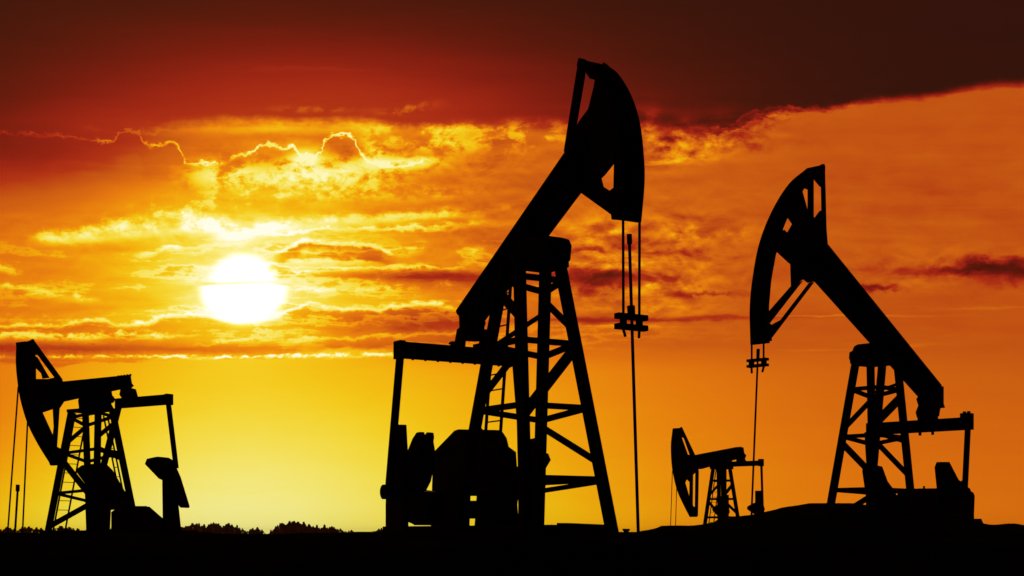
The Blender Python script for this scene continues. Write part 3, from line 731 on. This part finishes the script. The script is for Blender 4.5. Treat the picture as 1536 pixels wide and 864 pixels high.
# torn clouds right of the big pumpjack
cz = gauss(975., 385., 130., 70.) + .4 * gauss(760., 370., 90., 60.)
T = T + cz * (emb * .17 + (nl - .5) * .25)
T = lumps(T, gauss(905., 348., 40., 22.) + .8 * gauss(1050., 350., 70., 14., v=Vf) + .7 * gauss(740., 378., 50., 8.) + .6 * gauss(760., 312., 30., 5.) + .7 * gauss(900., 397., 70., 6., v=Vf) + .8 * gauss(990., 432., 80., 14.) + .6 * gauss(960., 465., 90., 10.), nl * .6 + nf * .4, .40, .60, .27)
T = T - .26 * gauss(890., 375., 50., 6., v=Vf) - .34 * gauss(892., 420., 60., 20., v=Vf) - .16 * gauss(1060., 441., 60., 4., v=Vf) - .10 * gauss(1000., 380., 60., 6., v=Vf) - .12 * gauss(860., 482., 60., 9., v=Vs)
T = T - .15 * gauss(990., 477., 180., 4., v=Vs + (U - 990.) * .02) + .10 * gauss(930., 490., 80., 2.6, v=Vs)
# far right cloud with dark heart
T = T + gauss(1400., 405., 150., 26.) * (.04 + emb * .07 + (nl - .5) * .2)
T = T - .30 * gauss(1450., 401., 80., 9., v=V + pf * 7. + ps * 5. + (U - 1450.) * .08) - .32 * gauss(1540., 408., 60., 16., v=V + pf * 8.) - .24 * gauss(1312., 433., 36., 4., v=Vf)
T = T + lin(980., 1150., 0., 1., U) * gauss(1330., 330., 330., 120.) * ((nl - .5) * .10 + ps * .02)
T = T + .10 * gauss(1240., 472., 150., 1.6, v=Vs) + .05 * gauss(1345., 518., 60., 2., v=Vs) + .05 * gauss(1480., 462., 70., 2.5, v=Vs) + .04 * gauss(1225., 523., 50., 2., v=Vs)
# ---- the dark deck overhead, thinning out to the west
deck_u = curve([(0, 206), (150, 202), (230, 192), (300, 184), (420, 180), (530, 180), (620, 190), (700, 186), (800, 188), (900, 200), (1000, 205), (1060, 200), (1110, 192), (1160, 180), (1200, 170), (1280, 155), (1400, 140), (1536, 126)], U)
dsoft = curve([(0, 40), (150, 30), (300, 13), (500, 9), (850, 20), (1050, 26), (1150, 18), (1250, 12), (1536, 11)], U)
rag = lin(780., 1000., .5, 1.9, U) * lin(1150., 1350., 1., .22, U)
dd = (V - deck_u + (pb * 7. + pf * 6. + ps * 6. + pt * 2.) * rag) / dsoft
deck = 1. - sstep(-1., 1., dd)
Td = .002 + .40 * gauss(500., 200., 520., 162.) + .10 * gauss(1010., 205., 110., 36.) + .08 * gauss(100., 200., 150., 50.) + .03 * gauss(280., 90., 340., 110.) + ps * .016 + .06 * gauss(1000., 190., 150., 36.) * (pb + ps)
Td = Td + .10 * gauss(468., 163., 60., 5., v=Vs) * sstep(.35, .6, nf) + .15 * gauss(612., 164., 40., 7., v=Vf + (U - 615.) * .12) * sstep(.38, .6, nf)
Td = Td + .03 * gauss(460., 104., 110., 3., v=Vs)
T = mix(T, Td, deck)
# torn bright edges below the deck, right of the big head
tz = gauss(985., 208., 75., 36.) + .9 * gauss(1080., 205., 80., 22., v=Vf) + .7 * gauss(1180., 168., 70., 6., v=Vf + (U - 1180.) * .2)
T = T + tz * (emb * .16 + (nl * .6 + nf * .4 - .5) * .9) * (1. - deck * .5)
T = T + .20 * gauss(1005., 244., 55., 4., v=Vs) - .05 * gauss(995., 215., 18., 24., v=Vf)
T = lumps(T, gauss(1030., 232., 45., 11.) + .8 * gauss(1090., 214., 36., 8.) + .8 * gauss(978., 190., 12., 30., u=U + pf * 8.), nl * .5 + nf * .5, .38, .58, .20)
T = streak(T, [(1060, 196), (1110, 176), (1150, 165), (1180, 162), (1230, 168)], 2.6, 1060., 1230., 30., 50., .13 * sstep(.3, .55, nf))
T = streak(T, [(1040, 208), (1110, 194), (1180, 178)], 2.6, 1040., 1200., 40., 50., .12 * sstep(.35, .55, nf))
# ---- sun behind the strip
rr_ = M('SQRT', du * du + dv * dv * lin(-10., 20., 1.06, 1.32, dv))
rad = mix(46., 61., sstep(-4., 0., dv + pf * 1.))
halo = exp(r2 * (-1 / 105. ** 2))
hi = mx(T - .86, 0.); T = mn(T - hi * (.3 + .32 * zone), .96) + .10 * halo * (1. - deck)
disc = 1. - sstep(rad - 12., rad + 17., rr_)
slit = gauss(365., 424.3, 200., 4.2, v=V + (U - 365.) * .03)
T = mix(T, 1.04, disc)
T = T - slit * (.08 - .04 * lin(310., 420., 0., 1., U)) * window(U, 300., 428., 22., 22.)
# ---- unseen sky to the sides and behind, darkened so the machines stay black
T = T * sstep(.25, .75, DY)
rampn = nt.nodes.new('ShaderNodeValToRGB'); cr_ = rampn.color_ramp; cr_.interpolation = 'B_SPLINE'
def lin3(c): return tuple(((v / 255.) / 12.92 if v / 255. <= .04045 else ((v / 255. + .055) / 1.055) ** 2.4) for v in c) + (1,)
STOPS = [(0, (40, 16, 11)), (.1, (64, 19, 10)), (.2, (98, 20, 12)), (.3, (142, 28, 18)), (.4, (174, 44, 20)), (.46, (188, 76, 18)), (.52, (201, 94, 18)), (.6, (224, 114, 14)), (.7, (237, 150, 12)), (.8, (240, 196, 12)), (.88, (241, 220, 50)), (.95, (246, 243, 150)), (1.0, (255, 255, 246))]
while len(cr_.elements) < len(STOPS): cr_.elements.new(.5)
for e, (p, c) in zip(cr_.elements, STOPS): e.position = p; e.color = lin3(c)
nt.links.new(T.k, rampn.inputs['Fac'])
front = mix(.10, 1., sstep(.2, .7, DY)) * mix(.25, 1., sstep(1.0, .35, DZ))  # also dims the unseen sky behind and overhead, so little light falls from there
bg = nt.nodes.new('ShaderNodeBackground'); nt.links.new(rampn.outputs['Color'], bg.inputs['Color'])
nt.links.new((front + disc * disc * (1. - slit) * .6).k, bg.inputs['Strength'])
sky = nt.nodes.new('ShaderNodeTexSky'); sky.sky_type = 'NISHITA'; sky.sun_disc = False
sky.sun_elevation = SUN_EL; sky.sun_rotation = SUN_AZ; sky.dust_density = 6.; sky.air_density = 2.5; sky.ozone_density = 1.
tint = nt.nodes.new('ShaderNodeMix'); tint.data_type = 'RGBA'; tint.blend_type = 'MULTIPLY'; tint.inputs[0].default_value = 1.
nt.links.new(sky.outputs[0], tint.inputs[6]); tint.inputs[7].default_value = (.02, .006, .003, 1)   # what the cloud deck lets through
bg2 = nt.nodes.new('ShaderNodeBackground'); nt.links.new(tint.outputs[2], bg2.inputs['Color']); bg2.inputs['Strength'].default_value = .05
add = nt.nodes.new('ShaderNodeAddShader'); nt.links.new(bg.outputs[0], add.inputs[0]); nt.links.new(bg2.outputs[0], add.inputs[1])
wo = nt.nodes.new('ShaderNodeOutputWorld'); nt.links.new(add.outputs[0], wo.inputs['Surface'])
w.cycles.sampling_method = 'MANUAL'; w.cycles.sample_map_resolution = 512

# sun, veiled by the clouds
sl_ = bpy.data.lights.new('sun', 'SUN'); sl_.energy = .35; sl_.angle = R(.6); sl_.color = (1, .55, .25)
so = bpy.data.objects.new('sun', sl_); COL.objects.link(so); so.location = (-20, 60, 30)
so.rotation_euler = (-sd).to_track_quat('-Z', 'Y').to_euler()

# ------------------------------------------------------------------ camera and view
cam = bpy.data.cameras.new('camera'); co = bpy.data.objects.new('camera', cam); COL.objects.link(co)
co.location = (0, 0, 0); co.rotation_euler = (R(90), 0, 0)
cam.sensor_width = 36; cam.lens = F / 1536 * 36
cam.shift_y = (HY - 432) / 1536; cam.clip_start = .1; cam.clip_end = 40000
S.camera = co
S.view_settings.view_transform = 'Standard'; S.view_settings.look = 'None'; S.view_settings.exposure = 0; S.view_settings.gamma = 1
S.view_settings.use_curve_mapping = False
S.render.engine = 'CYCLES'
S.cycles.max_bounces = 4; S.cycles.diffuse_bounces = 2; S.cycles.glossy_bounces = 2
